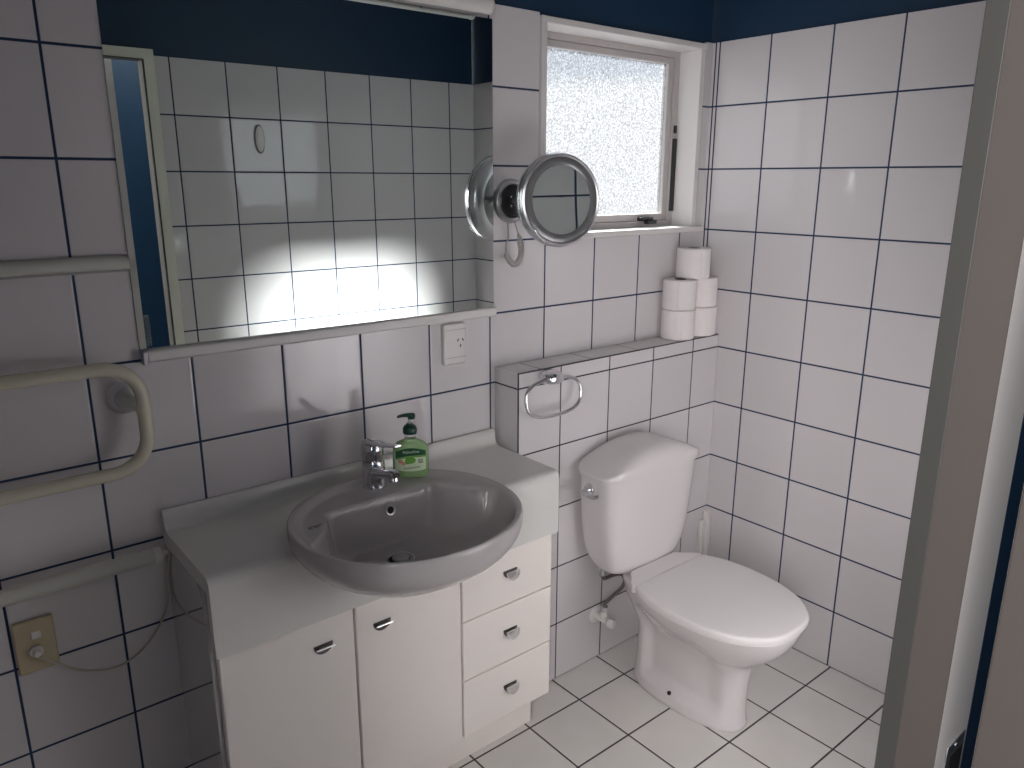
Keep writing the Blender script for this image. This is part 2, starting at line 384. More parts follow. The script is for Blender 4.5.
def pull(parent, x, z, y, tilt=0.0):
    T = Matrix.Translation((x, y, z))
    bm = bmesh.new(); half_disc(bm, 0.0225, 0.021, 0.0, -0.003)
    bmesh.ops.transform(bm, matrix=T, verts=bm.verts)
    h = obj('handle', bm, M_pulld, parent)
    bm = bmesh.new(); box(bm, -0.012, 0.012, -0.013, -0.003, -0.008, 0.001); bmesh.ops.transform(bm, matrix=T, verts=bm.verts)
    obj('handle_stem', bm, M_pulld, h)
    bm = bmesh.new(); half_disc(bm, 0.0215, 0.0225, 0.0, -0.0035)
    bmesh.ops.transform(bm, matrix=T @ Matrix.Translation((0, -0.0125, 0)) @ Matrix.Rotation(tilt, 4, 'X'), verts=bm.verts)
    obj('handle_grip', bm, M_pull, h)
YD0, YD1 = -0.272, -0.254
for x0, x1, hx in ((-1.835, -1.5345, -1.611), (-1.5295, -1.2385, -1.463)):
    d = obj('door', BX(x0, x1, YD0, YD1, 0.131, 0.6385), M_cab, cab, smooth=False, bevel=0.003)
    d['label'] = 'left cabinet door' if x0 < -1.7 else 'right cabinet door below the basin'
    pull(d, hx, 0.571, YD0, 0.95)
for z0, z1, hz in ((0.4755, 0.6385, 0.577), (0.3030, 0.4720, 0.403), (0.131, 0.2995, 0.233)):
    d = obj('drawer', BX(-1.2335, XR-0.001, YD0, YD1, z0, z1), M_cab, cab, smooth=False, bevel=0.003)
    pull(d, -1.078, hz-0.006, YD0, -0.12)

# basin shape functions -------------------------------------------------
BCX, BCY, BA, BB, BE = -1.423, -0.337, 0.2555, 0.238, 2.12
RIM = 0.862
def rim_pt(t, k=1.0, z=0.0):
    c, s = math.cos(t), math.sin(t)
    return Vector((BCX + BA*k*math.copysign(abs(c)**(2/BE), c), BCY + BB*k*math.copysign(abs(s)**(2/BE), s), z))
OUTER = ((1.003, 0.846), (0.997, 0.832), (0.98, 0.817), (0.95, 0.803), (0.905, 0.789), (0.85, 0.776), (0.78, 0.763), (0.70, 0.750), (0.6, 0.737), (0.5, 0.724), (0.4, 0.712), (0.3, 0.703), (0.15, 0.699), (0.0, 0.699))
def outer_z(r):
    for (ra, za), (rb, zb) in zip(OUTER, OUTER[1:]):
        if rb <= r <= ra: return zb + (za-zb)*(r-rb)/(ra-rb)
    return 0.846
def bowl_z(x, y):
    # signed distance inside the bowl area, bounded by the tap deck chord, side shelves and the front rim
    X, Y = x-BCX, y-BCY
    r = (abs(X/BA)**BE + abs(Y/BB)**BE)**(1/BE)
    d_rim = (1-r)*0.225 - 0.012
    d_deck = (-0.213 - y)
    tab = ((-0.60, 0.40), (-0.40, 0.32), (-0.36, 0.262), (-0.335, 0.218), (-0.30, 0.182), (-0.26, 0.156), (-0.213, 0.137), (-0.0, 0.12))
    for (ya, la), (yb, lb) in zip(tab, tab[1:]):
        if ya <= y <= yb or (y < ya and ya == -0.60): lim = la + (lb-la)*max(0, (y-ya)/(yb-ya)); break
    d_side = (lim - abs(X))*0.8
    k = 0.012
    def smin(a, b):
        h = max(0, min(1, 0.5+0.5*(b-a)/k)); return b*(1-h)+a*h - k*h*(1-h)
    d = smin(smin(d_rim, d_deck), d_side)
    plate = 0.850 + 0.012*sm(0.87, 0.965, r)
    # steep walls then a dished floor
    wall = sm(-0.001, 0.017, d)
    cx, cy = BCX-0.005, -0.290
    rr = math.hypot((x-cx)/1.5, y-cy)
    floor = 0.7215 + 0.035*sm(0.0, 0.16, rr) 
    floor = max(floor, outer_z(r)+0.011)
    z = plate*(1-wall) + floor*wall
    return z
# counter with a cut-out for the semi-recessed basin
bm = bmesh.new()
prof = [(-0.0005, 0.862), (-0.006, 0.8665), (-0.013, 0.867), (-0.018, 0.863), (-0.0205, 0.850), (-0.0225, 0.836), (-0.028, 0.8245), (-0.038, 0.8205),
        (-0.270, 0.8205), (-0.280, 0.820), (-0.2875, 0.8165), (-0.293, 0.8095), (-0.295, 0.800), (-0.295, 0.646), (-0.277, 0.646), (-0.277, 0.785), (-0.0005, 0.785)]
loft(bm, [[(XL, y, z) for y, z in prof], [(XR, y, z) for y, z in prof]])
# notch: keep clear of the tiled duct behind the right end
counter = obj('countertop', bm, M_counter, ang=50)
tag(counter, 'white laminate counter with raised back edge and deep front fascia around the basin', 'counter')
def cutter(k0, depth):
    b = bmesh.new(); n = 72
    rings = [[rim_pt(2*PI*i/n, k, z) for i in range(n)] for k, z in ((1.0*k0, 0.93), (0.99*k0, 0.815), (0.94*k0, 0.79), (0.84*k0, 0.765), (0.66*k0, 0.735), (0.5*k0, 0.715))]
    loft(b, rings); bmesh.ops.recalc_face_normals(b, faces=b.faces)
    me = bpy.data.meshes.new('cut'); b.to_mesh(me); b.free()
    o = bpy.data.objects.new('cut', me); COL.objects.link(o); return o
cut = cutter(0.965, 0)
md = counter.modifiers.new('b', 'BOOLEAN'); md.object = cut; md.operation = 'DIFFERENCE'; md.solver = 'EXACT'
dg = bpy.context.evaluated_depsgraph_get()
nm = bpy.data.meshes.new_from_object(counter.evaluated_get(dg))
counter.modifiers.clear(); counter.data = nm; counter.data.name = 'countertop'
bpy.data.objects.remove(cut)

# basin ------------------------------------------------------------------
basin = empty('basin', (BCX, BCY, 0.82), 'oval pale grey ceramic semi-recessed basin set into the counter', 'basin')
bm = bmesh.new(); n = 180
ks = [i/70 for i in range(1, 67)]
rings = []
for k in ks:
    k = k*0.975/ks[-1]
    r = []
    for i in range(n):
        p = rim_pt(2*PI*i/n, k); r.append(Vector((p.x, p.y, bowl_z(p.x, p.y))))
    rings.append(r)
# rim crest and outer skin
for k, z in ((0.985, 0.8632), (0.993, 0.8622), (0.999, 0.859), (1.002, 0.854), (1.003, 0.846), (0.997, 0.832), (0.98, 0.817), (0.95, 0.803), (0.905, 0.789), (0.85, 0.776), (0.78, 0.763), (0.70, 0.750), (0.6, 0.737), (0.5, 0.724), (0.4, 0.712), (0.3, 0.703), (0.15, 0.699)):
    rings.append([rim_pt(2*PI*i/n, k, z) for i in range(n)])
R = loft(bm, rings, False, True)
bm.faces.new(R[0])
bowl = obj('bowl', bm, M_basin, basin, ang=80)
# overflow
ox, oy = -1.405, -0.2225
zo = 0.820
bm = bmesh.new(); lathe(bm, [(0.006, 0.0), (0.0125, 0.0), (0.0145, 0.002), (0.0125, 0.004), (0.009, 0.0035), (0.0085, 0.0)], (ox, oy-0.006, zo), (0, -1, 0.25), 28, True, False)
of = obj('overflow_ring', bm, M_satin, basin)
bm = bmesh.new(); lathe(bm, [(0.0088, 0.0), (0.0088, 0.0008)], (ox, oy-0.0075, zo), (0, -1, 0.25), 24); obj('overflow_hole', bm, M_hole, of)
bm = bmesh.new(); lathe(bm, [(0.034, -0.004), (0.034, 0.0015), (0.032, 0.003), (0.029, 0.002), (0.0285, -0.002)], (BCX+0.006, -0.290, 0.7225), (0, 0, 1), 36, True, False)
dr = obj('drain_ring', bm, M_satin, basin)
bm = bmesh.new(); lathe(bm, [(0.0284, -0.001), (0.0284, 0.0008)], (BCX+0.006, -0.290, 0.7225), (0, 0, 1), 30); obj('drain_hole', bm, M_hole, dr)
bm = bmesh.new(); lathe(bm, [(0.0185, 0.0), (0.0195, 0.003), (0.017, 0.0055), (0.004, 0.0065)], (BCX+0.006, -0.290, 0.7238), (0, 0, 1), 30); obj('drain_plug', bm, M_satin, dr)
# small printed maker's mark: an emblem and a short scribble on the left shelf
bm = bmesh.new()
lx, ly = -1.605, -0.262
lz = bowl_z(lx, ly) + 0.0006
def stroke(bm, pts, r=0.0007): tube(bm, [(lx+a, ly+b, lz) for a, b in pts], r, 6)
stroke(bm, [(-0.012+0.005*math.cos(t/8*PI+0.5), -0.002+0.005*math.sin(t/8*PI+0.5)) for t in range(13)])
stroke(bm, [(-0.006, -0.004), (-0.004, 0.003), (-0.001, -0.003), (0.002, 0.003), (0.004, -0.002), (0.008, 0.002), (0.013, 0.0)])
stroke(bm, [(-0.004, -0.007), (0.006, -0.006)], 0.0005)
obj('printed_mark', bm, M_ink, basin)

# ------------------------------------------------------------------ mixer tap
TX, TY, TZ = -1.396, -0.143, 0.8505
tap = empty('mixer_tap', (TX, TY, TZ), 'chrome single lever mixer tap standing on the back of the basin', 'tap')
bm = bmesh.new()
lathe(bm, [(0.0290, 0), (0.0290, 0.004), (0.0280, 0.008), (0.0272, 0.012), (0.0268, 0.03), (0.0268, 0.062), (0.0255, 0.066)], (TX, TY, TZ), (0, 0, 1), 40)
obj('body', bm, M_chrome, tap)
bm = bmesh.new()
sp = [(-0.005, 0.036, 0.021, 0.018), (-0.03, 0.042, 0.018, 0.015), (-0.06, 0.050, 0.0155, 0.012), (-0.085, 0.056, 0.0145, 0.0105), (-0.098, 0.058, 0.0135, 0.010), (-0.104, 0.0575, 0.010, 0.007)]
loft(bm, [[(TX + a, TY+y, TZ+z+b) for a, b in rrect(w_, h_, 3, 28)] for y, z, w_, h_ in sp])
spo = obj('spout', bm, M_chrome, tap)
bm = bmesh.new(); lathe(bm, [(0.0105, 0.0), (0.0115, 0.004), (0.0115, 0.014), (0.009, 0.016)], (TX, TY-0.092, TZ+0.055), (0, -0.15, -1), 24); obj('aerator', bm, M_chrome, spo)
bm = bmesh.new()
lathe(bm, [(0.0235, 0.060), (0.0235, 0.070), (0.0245, 0.074), (0.0270, 0.078), (0.0275, 0.095), (0.0262, 0.106), (0.020, 0.112), (0.008, 0.114)], (TX, TY, TZ), (0, 0.03, 1), 36)
hd = obj('cartridge_cap', bm, M_chrome, tap)
bm = bmesh.new()
lv = [(0.022, 0.108, 0.018, 0.006), (0.0, 0.113, 0.022, 0.0065), (-0.03, 0.116, 0.018, 0.005), (-0.07, 0.122, 0.0135, 0.004), (-0.105, 0.130, 0.0115, 0.0034), (-0.118, 0.133, 0.008, 0.002)]
loft(bm, [[(TX + a, TY+y, TZ+z+b) for a, b in rrect(w_, h_, 2.6, 24)] for y, z, w_, h_ in lv])
obj('lever', bm, M_chrome, tap)

# ------------------------------------------------------------------ soap bottle
SX, SY, SZ = -1.291, -0.142, 0.8505
ROT = math.radians(-34)
bot = empty('soap_bottle', (SX, SY, SZ), 'clear green liquid soap pump bottle with dark green pump beside the tap', 'bottle')
Mb = Matrix.Translation((SX, SY, SZ)) @ Matrix.Rotation(ROT, 4, 'Z') @ Matrix.Diagonal((1.1, 1.1, 1.0, 1))
def bl(bm): bmesh.ops.transform(bm, matrix=Mb, verts=bm.verts); return bm
bm = bmesh.new()
bp_ = [(0.000, .034, .016), (0.003, .038, .0195), (0.012, .040, .021), (0.05, .0405, .0215), (0.072, .0395, .021), (0.082, .036, .020), (0.088, .030, .0175), (0.092, .022, .0145), (0.095, .0155, .013), (0.099, .0135, .0125)]
loft(bm, [[(a, b, z) for a, b in rrect(w_, h_, 2.7, 48)] for z, w_, h_ in bp_]); body = obj('bottle_body', bl(bm), M_soap, bot)
bm = bmesh.new(); lathe(bm, [(0.0125, 0.0985), (0.0125, 0.109), (0.0145, 0.1095), (0.0145, 0.112)], (0, 0, 0), (0, 0, 1), 32); obj('neck', bl(bm), M_clear, bot)
bm = bmesh.new(); lathe(bm, [(0.0155, 0.1122), (0.0160, 0.114), (0.0160, 0.124), (0.0125, 0.131), (0.008, 0.134), (0.0075, 0.137)], (0, 0, 0), (0, 0, 1), 32)
col = obj('collar', bl(bm), M_pump, bot)
bm = bmesh.new(); lathe(bm, [(0.0036, 0.1372), (0.0036, 0.1470)], (0, 0, 0), (0, 0, 1), 16); obj('pump_stem', bl(bm), M_clear, bot)
bm = bmesh.new()
lathe(bm, [(0.006, 0.1472), (0.0085, 0.149), (0.0095, 0.157), (0.0085, 0.1605), (0.003, 0.1615)], (0.004, 0, 0), (0, 0, 1), 24)
hp = [(0.010, .0095, .005, 0.1575), (0.0, .0085, .005, 0.1575), (-0.012, .006, .0042, 0.157), (-0.022, .0045, .0036, 0.155), (-0.027, .0035, .003, 0.153)]
loft(bm, [[(x, a, z+b) for a, b in rrect(w_, h_, 2.3, 20)] for x, w_, h_, z in hp]); obj('pump_head', bl(bm), M_pump, bot)
# label wraps the front of the bottle
def on_bottle(u, z, off):   # u across, returns point on the bottle front
    hw, hd, e = .0402, .0212, 2.7
    x = max(-0.99, min(0.99, u/hw)); y = -hd*(1-abs(x)**e)**(1/e)
    return Vector((u, y-off, z))
def patch(bm, fn_lo, fn_hi, u0, u1, off, n=24, m=10):
    g = [[bm.verts.new(on_bottle(u0+(u1-u0)*i/n, fn_lo(u0+(u1-u0)*i/n)*(1-j/m)+fn_hi(u0+(u1-u0)*i/n)*j/m, off)) for j in range(m+1)] for i in range(n+1)]
    for i in range(n):
        for j in range(m): bm.faces.new((g[i][j], g[i+1][j], g[i+1][j+1], g[i][j+1]))
bm = bmesh.new(); patch(bm, lambda u: 0.020+0.004*(u/.035)**2, lambda u: 0.078-0.012*(u/.035)**2, -.034, .034, .0006); lab = obj('label', bl(bm), M_labelw, bot)
bm = bmesh.new(); patch(bm, lambda u: 0.060+0.10*u-0.004*(u/.035)**2, lambda u: 0.080+0.04*u-0.010*(u/.035)**2, -.033, .034, .0010); obj('label_band', bl(bm), M_labeld, lab)
bm = bmesh.new(); patch(bm, lambda u: 0.056+0.10*u-0.004*(u/.035)**2, lambda u: 0.0595+0.10*u-0.004*(u/.035)**2, -.033, .034, .0010, m=2); obj('label_stripe', bl(bm), M_labelg, lab)
def blob(bm, cu, cz, ru, rz, off, n=18):
    c = bm.verts.new(on_bottle(cu, cz, off)); r = [bm.verts.new(on_bottle(cu+ru*math.cos(2*PI*i/n), cz+rz*math.sin(2*PI*i/n), off)) for i in range(n)]
    for i in range(n): bm.faces.new((c, r[i], r[(i+1) % n]))
bm = bmesh.new(); blob(bm, .000, .049, .012, .009, .0012); blob(bm, -.006, .043, .008, .004, .00125); obj('label_leaf', bl(bm), M_labelg, lab)
bm = bmesh.new(); blob(bm, -.022, .046, .0055, .005, .0012); blob(bm, -.015, .041, .005, .0045, .0013); obj('label_blossom', bl(bm), M_labelr, lab)
bm = bmesh.new()
for i in range(4): patch(bm, lambda u: 0.050-0.003*i, lambda u: 0.0515-0.003*i, .017, .028, .0011, n=4, m=1)
obj('label_small_print', bl(bm), M_labeld, lab)
Tx = Matrix.Translation((SX, SY, SZ)) @ Matrix.Rotation(ROT, 4, 'Z') @ Matrix.Translation((0.002, -0.0252, 0.0705)) @ Matrix.Rotation(math.radians(3), 4, 'Y') @ Matrix.Rotation(PI/2, 4, 'X')
text_mesh('label_text', 'Palmolive', 0.0105, M_inkw, Tx @ Matrix.Rotation(math.radians(7), 4, 'Z'), lab)
Tx = Matrix.Translation((SX, SY, SZ)) @ Matrix.Rotation(ROT, 4, 'Z') @ Matrix.Translation((0.003, -0.0250, 0.030)) @ Matrix.Rotation(PI/2, 4, 'X')
text_mesh('label_text', 'Antibacterial', 0.0078, M_labeld, Tx @ Matrix.Rotation(math.radians(7), 4, 'Z'), lab)

# ------------------------------------------------------------------ toilet
PX = -0.496
toi = empty('toilet', (PX, -0.44, 0.0), 'white close-coupled toilet with closed lid in the corner', 'toilet')
def egg(hw, yb, yf, yc, eb=2.6, ef=2.1, n=96, z=0.0, cx=PX):
    out = []
    for i in range(n):
        t = 2*PI*i/n; c, s = math.cos(t), math.sin(t)
        e = eb if s > 0 else ef; L_ = (yb-yc) if s > 0 else (yc-yf)
        out.append(Vector((cx + hw*math.copysign(abs(c)**(2/e), c), yc + L_*math.copysign(abs(s)**(2/e), s), z)))
    return out
secs = [(0.0, .092, -.232, -.628, -.42, 2.5, 2.2), (0.010, .094, -.230, -.631, -.42, 2.5, 2.2), (0.028, .090, -.231, -.628, -.42, 2.5, 2.2), (0.06, .084, -.232, -.626, -.42, 2.5, 2.2),
        (0.10, .081, -.234, -.626, -.42, 2.5, 2.2), (0.15, .081, -.236, -.628, -.42, 2.5, 2.2), (0.20, .085, -.236, -.636, -.43, 2.5, 2.2), (0.230, .094, -.230, -.652, -.45, 2.6, 2.2), (0.258, .112, -.222, -.684, -.47, 2.7, 2.2),
        (0.29, .135, -.214, -.718, -.49, 2.8, 2.1), (0.322, .154, -.21, -.744, -.50, 3, 2.1), (0.352, .166, -.208, -.760, -.505, 3, 2.1), (0.374, .170, -.206, -.766, -.505, 3.2, 2.1), (0.384, .168, -.208, -.763, -.505, 3.2, 2.1), (0.386, .155, -.215, -.750, -.505, 3.2, 2.1)]
# interpolate for a smooth skin
def lerp_secs(S, n):
    out = []
    for i in range(len(S)-1):
        a, b, c, d = S[max(i-1, 0)], S[i], S[i+1], S[min(i+2, len(S)-1)]
        for k in range(n):
            t = k/n
            out.append(tuple(0.5*((2*b[j]) + (c[j]-a[j])*t + (2*a[j]-5*b[j]+4*c[j]-d[j])*t*t + (3*b[j]-a[j]-3*c[j]+d[j])*t**3) for j in range(len(b))))
    out.append(S[-1]); return out
bm = bmesh.new(); rings = []
for z, hw, yb, yf, yc, eb, ef in lerp_secs(secs, 3):
    z = max(0, z)
    ring = egg(hw, yb, yf, yc, eb, ef, z=z)
    # moulded recess on each flank between the rear plinth and the front column
    for p in ring:
        side = (p.x-PX)/max(hw, 1e-4)
        if abs(side) > 0.35:
            a = sm(-0.285, -0.325, p.y)*sm(-0.600, -0.52, p.y)*sm(0.035, 0.075, z - 0.10*sm(-0.36, -0.30, p.y)*0)*sm(0.36, 0.22, z)
            p.x -= math.copysign(0.024*a, side)
        back = sm(0.16, 0.30, z)*sm(-0.43, -0.27, p.y)
        p.x = PX + (p.x-PX)*(1-0.13*back) + 0.012*sm(0.26, 0.16, z)
    rings.append(ring)
loft(bm, rings); obj('pan', bm, M_china, toi, ang=70)
# bolt cap on the foot
bm = bmesh.new(); lathe(bm, [(0.0065, 0.0), (0.0065, 0.005), (0.004, 0.007)], (PX-0.0695, -0.42, 0.042), (-1, 0, 0.25), 16); obj('bolt_hole', bm, M_hole, toi)
# seat and lid
HW = [(-.280, .100), (-.300, .120), (-.349, .157), (-.41, .183), (-.48, .194), (-.55, .194), (-.62, .184), (-.69, .157), (-.74, .115), (-.770, .068)]
def outline(tab, tip, cx=PX-0.014):
    right = [(cx+w_, y) for y, w_ in tab]; left = [(cx-w_, y) for y, w_ in reversed(tab)]
    pts = spline([(a, b, 0) for a, b in right + [(cx, tip)] + left], 6)
    return [(p.x, p.y) for p in pts]
def lid_slab(name, tab, tip, z0, z1, m, lip, dome, grow=0.0):
    base = outline(tab, tip); ccx, ccy = PX-0.014, (tab[0][0]+tip)/2
    hx = max(w_ for _, w_ in tab); hy = (tab[0][0]-tip)/2
    def ring(d, z): return [(ccx+(x-ccx)*(1-d/hx), ccy+(y-ccy)*(1-d/hy), z) for x, y in base]
    bm = bmesh.new(); rings = []
    for a in (0, .25, .5, .75, 1): t = a*PI/2; rings.append(ring(lip*0.5*(1-math.sin(t))-grow, z0+lip*0.5*(1-math.cos(t))))
    for a in (0, .2, .4, .6, .8, 1): t = a*PI/2; rings.append(ring(lip*(1-math.cos(t))-grow, z1-lip*(1-math.sin(t))))
    for q in (0.9, 0.75, 0.55, 0.35, 0.15): rings.append([(ccx+(x-ccx)*q, ccy+(y-ccy)*q, z1+dome*(1-q*q)) for x, y in base])
    loft(bm, rings); return obj(name, bm, m, toi, ang=50)
lid_slab('seat', HW[1:], -.779, 0.3875, 0.3935, M_seat, 0.003, 0.0, -0.006)
lid_slab('seat_hinge_cover', HW[:3], -.3495, 0.3880, 0.4125, M_seat, 0.004, 0.0)
lid_slab('lid', HW[2:], -.777, 0.3945, 0.4165, M_seat, 0.009, 0.006)
# cistern
cz = [(0.3875, .122, -.150, -.255, 3.2), (0.390, .134, -.140, -.268, 3.4), (0.400, .148, -.128, -.275, 3.8), (0.425, .161, -.116, -.278, 4.6), (0.47, .173, -.109, -.280, 5.6), (0.55, .184, -.107, -.282, 6.0), (0.64, .191, -.1065, -.285, 6.2), (0.712, .196, -.1062, -.287, 6.2)]
bm = bmesh.new(); CX = -0.497
rings = []
for z, hw, yb, yf, e in lerp_secs(cz, 3):
    rings.append([(x, y, z) for x, y in rrect(hw+0.010, (yb-yf)/2, e*0.72, 96, CX, (yb+yf)/2)])
loft(bm, rings); cis = obj('cistern', bm, M_china, toi, ang=60)
# arched cistern lid
bm = bmesh.new(); hw, yb, yf = .217, -.1055, -.295; cy_, hd = (yb+yf)/2, (yb-yf)/2
def lidz(u): return 0.7155 + 0.064*(1-min(1, abs(u))**2.1)
rings = []
for k, dz in ((0.965, 0.0), (0.995, 0.001), (1.0, 0.005), (1.0, 0.010)):
    rings.append([(x, y, 0.7125+dz) for x, y in rrect(hw*k, hd*k, 4.2, 120, CX, cy_)])
for q in (0.995, 0.98, 0.95, 0.90, 0.83, 0.74, 0.62, 0.48, 0.32, 0.15, 0.03):
    r = []
    for x, y in rrect(hw*q, hd*q, 4.2, 120, CX, cy_):
        u = (x-CX)/hw; v_ = (y-cy_)/hd
        edge = (1-min(1, abs(v_))**7)**0.5 if q > 0 else 1
        zz = 0.7230 + (lidz(u)-0.7155)*edge + 0.006*math.sqrt(max(0, 1-q*q*1.0))
        r.append((x, y, zz))
    rings.append(r)
loft(bm, rings); obj('cistern_lid', bm, M_china, toi, ang=60)
# side flush lever
bm = bmesh.new(); lathe(bm, [(0.015, 0), (0.0185, 0.001), (0.0195, 0.005), (0.0175, 0.011), (0.010, 0.015), (0.0075, 0.021), (0.0075, 0.026)], (-0.697, -0.185, 0.672), (-1, 0, 0.02), 28)
fl = obj('flush_lever', bm, M_chrome, toi)
bm = bmesh.new(); tube(bm, [(-0.722, -0.183, 0.672), (-0.728, -0.195, 0.669), (-0.730, -0.212, 0.667), (-0.728, -0.232, 0.669), (-0.722, -0.242, 0.673)], [0.0085, 0.0095, 0.0082, 0.007, 0.0055], 14); obj('lever_arm', bm, M_chrome, fl)

# water stop valve and hose
val = empty('water_valve', (-0.574, -0.103, 0.165), 'white angle stop valve on the wall with braided hose to the cistern', 'valve')
bm = bmesh.new(); lathe(bm, [(0.030, 0.0), (0.030, 0.002), (0.024, 0.006), (0.012, 0.008), (0.010, 0.022)], (-0.574, -0.1035, 0.168), (0, -1, 0), 30); obj('wall_flange', bm, M_whplas, val)
bm = bmesh.new(); tube(bm, [(-0.574, -0.125, 0.168), (-0.574, -0.160, 0.168)], 0.0125, 16); lathe(bm, [(0.011, 0), (0.012, 0.02), (0.009, 0.026)], (-0.574, -0.143, 0.172), (0, 0, 1), 16); obj('valve_body', bm, M_whplas, val)
bm = bmesh.new(); lathe(bm, [(0.009, 0), (0.0145, 0.003), (0.0155, 0.012), (0.0145, 0.022), (0.008, 0.025)], (-0.574, -0.161, 0.165), (0.25, -1, -0.1), 18); obj('valve_knob', bm, M_whplas, val)
bm = bmesh.new(); lathe(bm, [(0.0115, 0), (0.0125, 0.003), (0.0125, 0.017), (0.008, 0.02)], (-0.574, -0.143, 0.197), (0, 0, 1), 6); obj('hose_nut', bm, M_satin, val)
bm = bmesh.new(); tube(bm, spline([(-0.575, -0.143, 0.212), (-0.570, -0.143, 0.224), (-0.535, -0.145, 0.240), (-0.495, -0.147, 0.258), (-0.486, -0.148, 0.285), (-0.505, -0.148, 0.310), (-0.545, -0.146, 0.318), (-0.578, -0.145, 0.318), (-0.590, -0.145, 0.330)], 8), 0.0062, 12)
obj('hose', bm, M_hose, val)
bm = bmesh.new(); lathe(bm, [(0.012, 0), (0.012, 0.02), (0.016, 0.022), (0.016, 0.036), (0.010, 0.038), (0.010, 0.052)], (-0.591, -0.145, 0.336), (0, 0, 1), 12); obj('inlet_nut', bm, M_satin, val)

# slim white cover in the corner behind the toilet
pc = empty('pipe_cover', (-0.032, -0.118, 0.0), 'slim white upright plastic pipe cover in the corner behind the toilet', 'pipe cover')
bm = bmesh.new(); box(bm, -0.022, -0.002, -0.128, -0.108, 0.0, 0.386); obj('cover', bm, M_whplas, pc, bevel=0.003)
bm = bmesh.new(); box(bm, -0.045, -0.026, -0.116, -0.104, 0.0, 0.352); obj('cover_strip', bm, M_whplas, pc, bevel=0.002)

# ------------------------------------------------------------------ toilet rolls on the ledge
def make_roll(cx, cy, z, r, h, label, rot=0.0):
    e = empty('toilet_roll', (cx, cy, z), label, 'toilet roll', 'spare toilet rolls on the tiled ledge')
    bm = bmesh.new(); n = 56
    prof = [(0.0205, 0.0005), (r-0.004, 0.0), (r-0.0005, 0.003), (r, 0.012), (r, h-0.012), (r-0.0005, h-0.003), (r-0.004, h-0.0005), (0.0205, h-0.0015)]
    R = lathe(bm, prof, (0, 0, 0), (0, 0, 1), n, False, False)
    for i in range(n): bm.faces.new((R[0][i], R[0][(i+1) % n], R[-1][(i+1) % n], R[-1][i]))
    o = obj('paper', bm, M_paper, None); o.parent = e
    bm = bmesh.new(); R = lathe(bm, [(0.0203, 0.001), (0.0203, h-0.001), (0.0193, h-0.001), (0.0193, 0.001)], (0, 0, 0), (0, 0, 1), 36, False, False)
    for i in range(36): bm.faces.new((R[0][i], R[0][(i+1) % 36], R[-1][(i+1) % 36], R[-1][i]))
    c = obj('core', bm, M_core, None); c.parent = e
    bm = bmesh.new(); rings = []   # loose outer sheet edge
    for z_ in (0.001, h-0.002): rings.append([(math.cos(a)*rr, math.sin(a)*rr, z_) for a, rr in [(i*0.05, r+0.0006) for i in range(9)] + [(0.42, r+0.0022), (0.42, r+0.0012)] + [((8-i)*0.05, r+0.0002) for i in range(9)]])
    loft(bm, rings); s = obj('loose_sheet', bm, M_paper, None); s.parent = e
    e.rotation_euler.z = rot
    return e
RZ = 1.0465
first = make_roll(-0.172, -0.0575, RZ, 0.0560, 0.0995, 'bottom left white toilet roll standing on the tiled ledge', 3.6)
def dup(root, loc, rz, label):
    r = root.copy(); COL.objects.link(r); r.location = loc; r.rotation_euler = (0, 0, rz); r['label'] = label
    for ch in root.children:
        c = ch.copy(); COL.objects.link(c); c.parent = r
    return r
dup(first, (-0.172, -0.0575, RZ+0.1), 3.3, 'upper left white toilet roll stacked on another, with open core showing')
dup(first, (-0.0585, -0.0575, RZ), 5.0, 'bottom right white toilet roll on the ledge tight in the corner')
dup(first, (-0.0585, -0.0575, RZ+0.1), 5.6, 'upper right white toilet roll stacked against the corner wall')
dup(first, (-0.110, -0.0585, RZ+0.2), 3.9, 'single topmost white toilet roll crowning the stack')

# ------------------------------------------------------------------ towel ring on the ledge front
hr = empty('towel_ring', (-0.805, -0.103, 1.02), 'chrome oval towel ring on the front of the tiled ledge', 'towel ring')
bm = bmesh.new()
rr_ = [(0.103, 1.030, .030, .016), (0.107, 1.030, .033, .019), (0.120, 1.030, .034, .0195), (0.135, 1.029, .032, .0175), (0.147, 1.028, .028, .014), (0.152, 1.0275, .022, .009)]
loft(bm, [[(-0.807+a, -y, z-0.007+b) for a, b in rrect(w_, h_, 3, 32)] for y, z, w_, h_ in rr_]); obj('bracket', bm, M_chrome, hr)
ring = []
cxr, czr = -0.813, 0.970
for i in range(64):
    t = 2*PI*i/64; c_, s_ = math.cos(t), math.sin(t)
    x = 0.104*math.copysign(abs(c_)**(2/2.7), c_); z = 0.0525*math.copysign(abs(s_)**(2/2.7), s_)
    ring.append((cxr+x, -0.137 + (z-0.05)*0.12, czr+z))
bm = bmesh.new(); rings_ = []
P = [Vector(p) for p in ring]
nv = Vector((0, -1, 0.0))
for i, p in enumerate(P):
    d = (P[(i+1) % 64]-P[i-1]).normalized(); u = d.cross(nv).normalized(); v = d.cross(u)
    rings_.append([p+(u*math.cos(2*PI*k/12)+v*math.sin(2*PI*k/12))*0.0054 for k in range(12)])
loft(bm, rings_+[rings_[0]], False, False); bmesh.ops.remove_doubles(bm, verts=bm.verts, dist=1e-6); obj('ring', bm, M_chrome, hr)

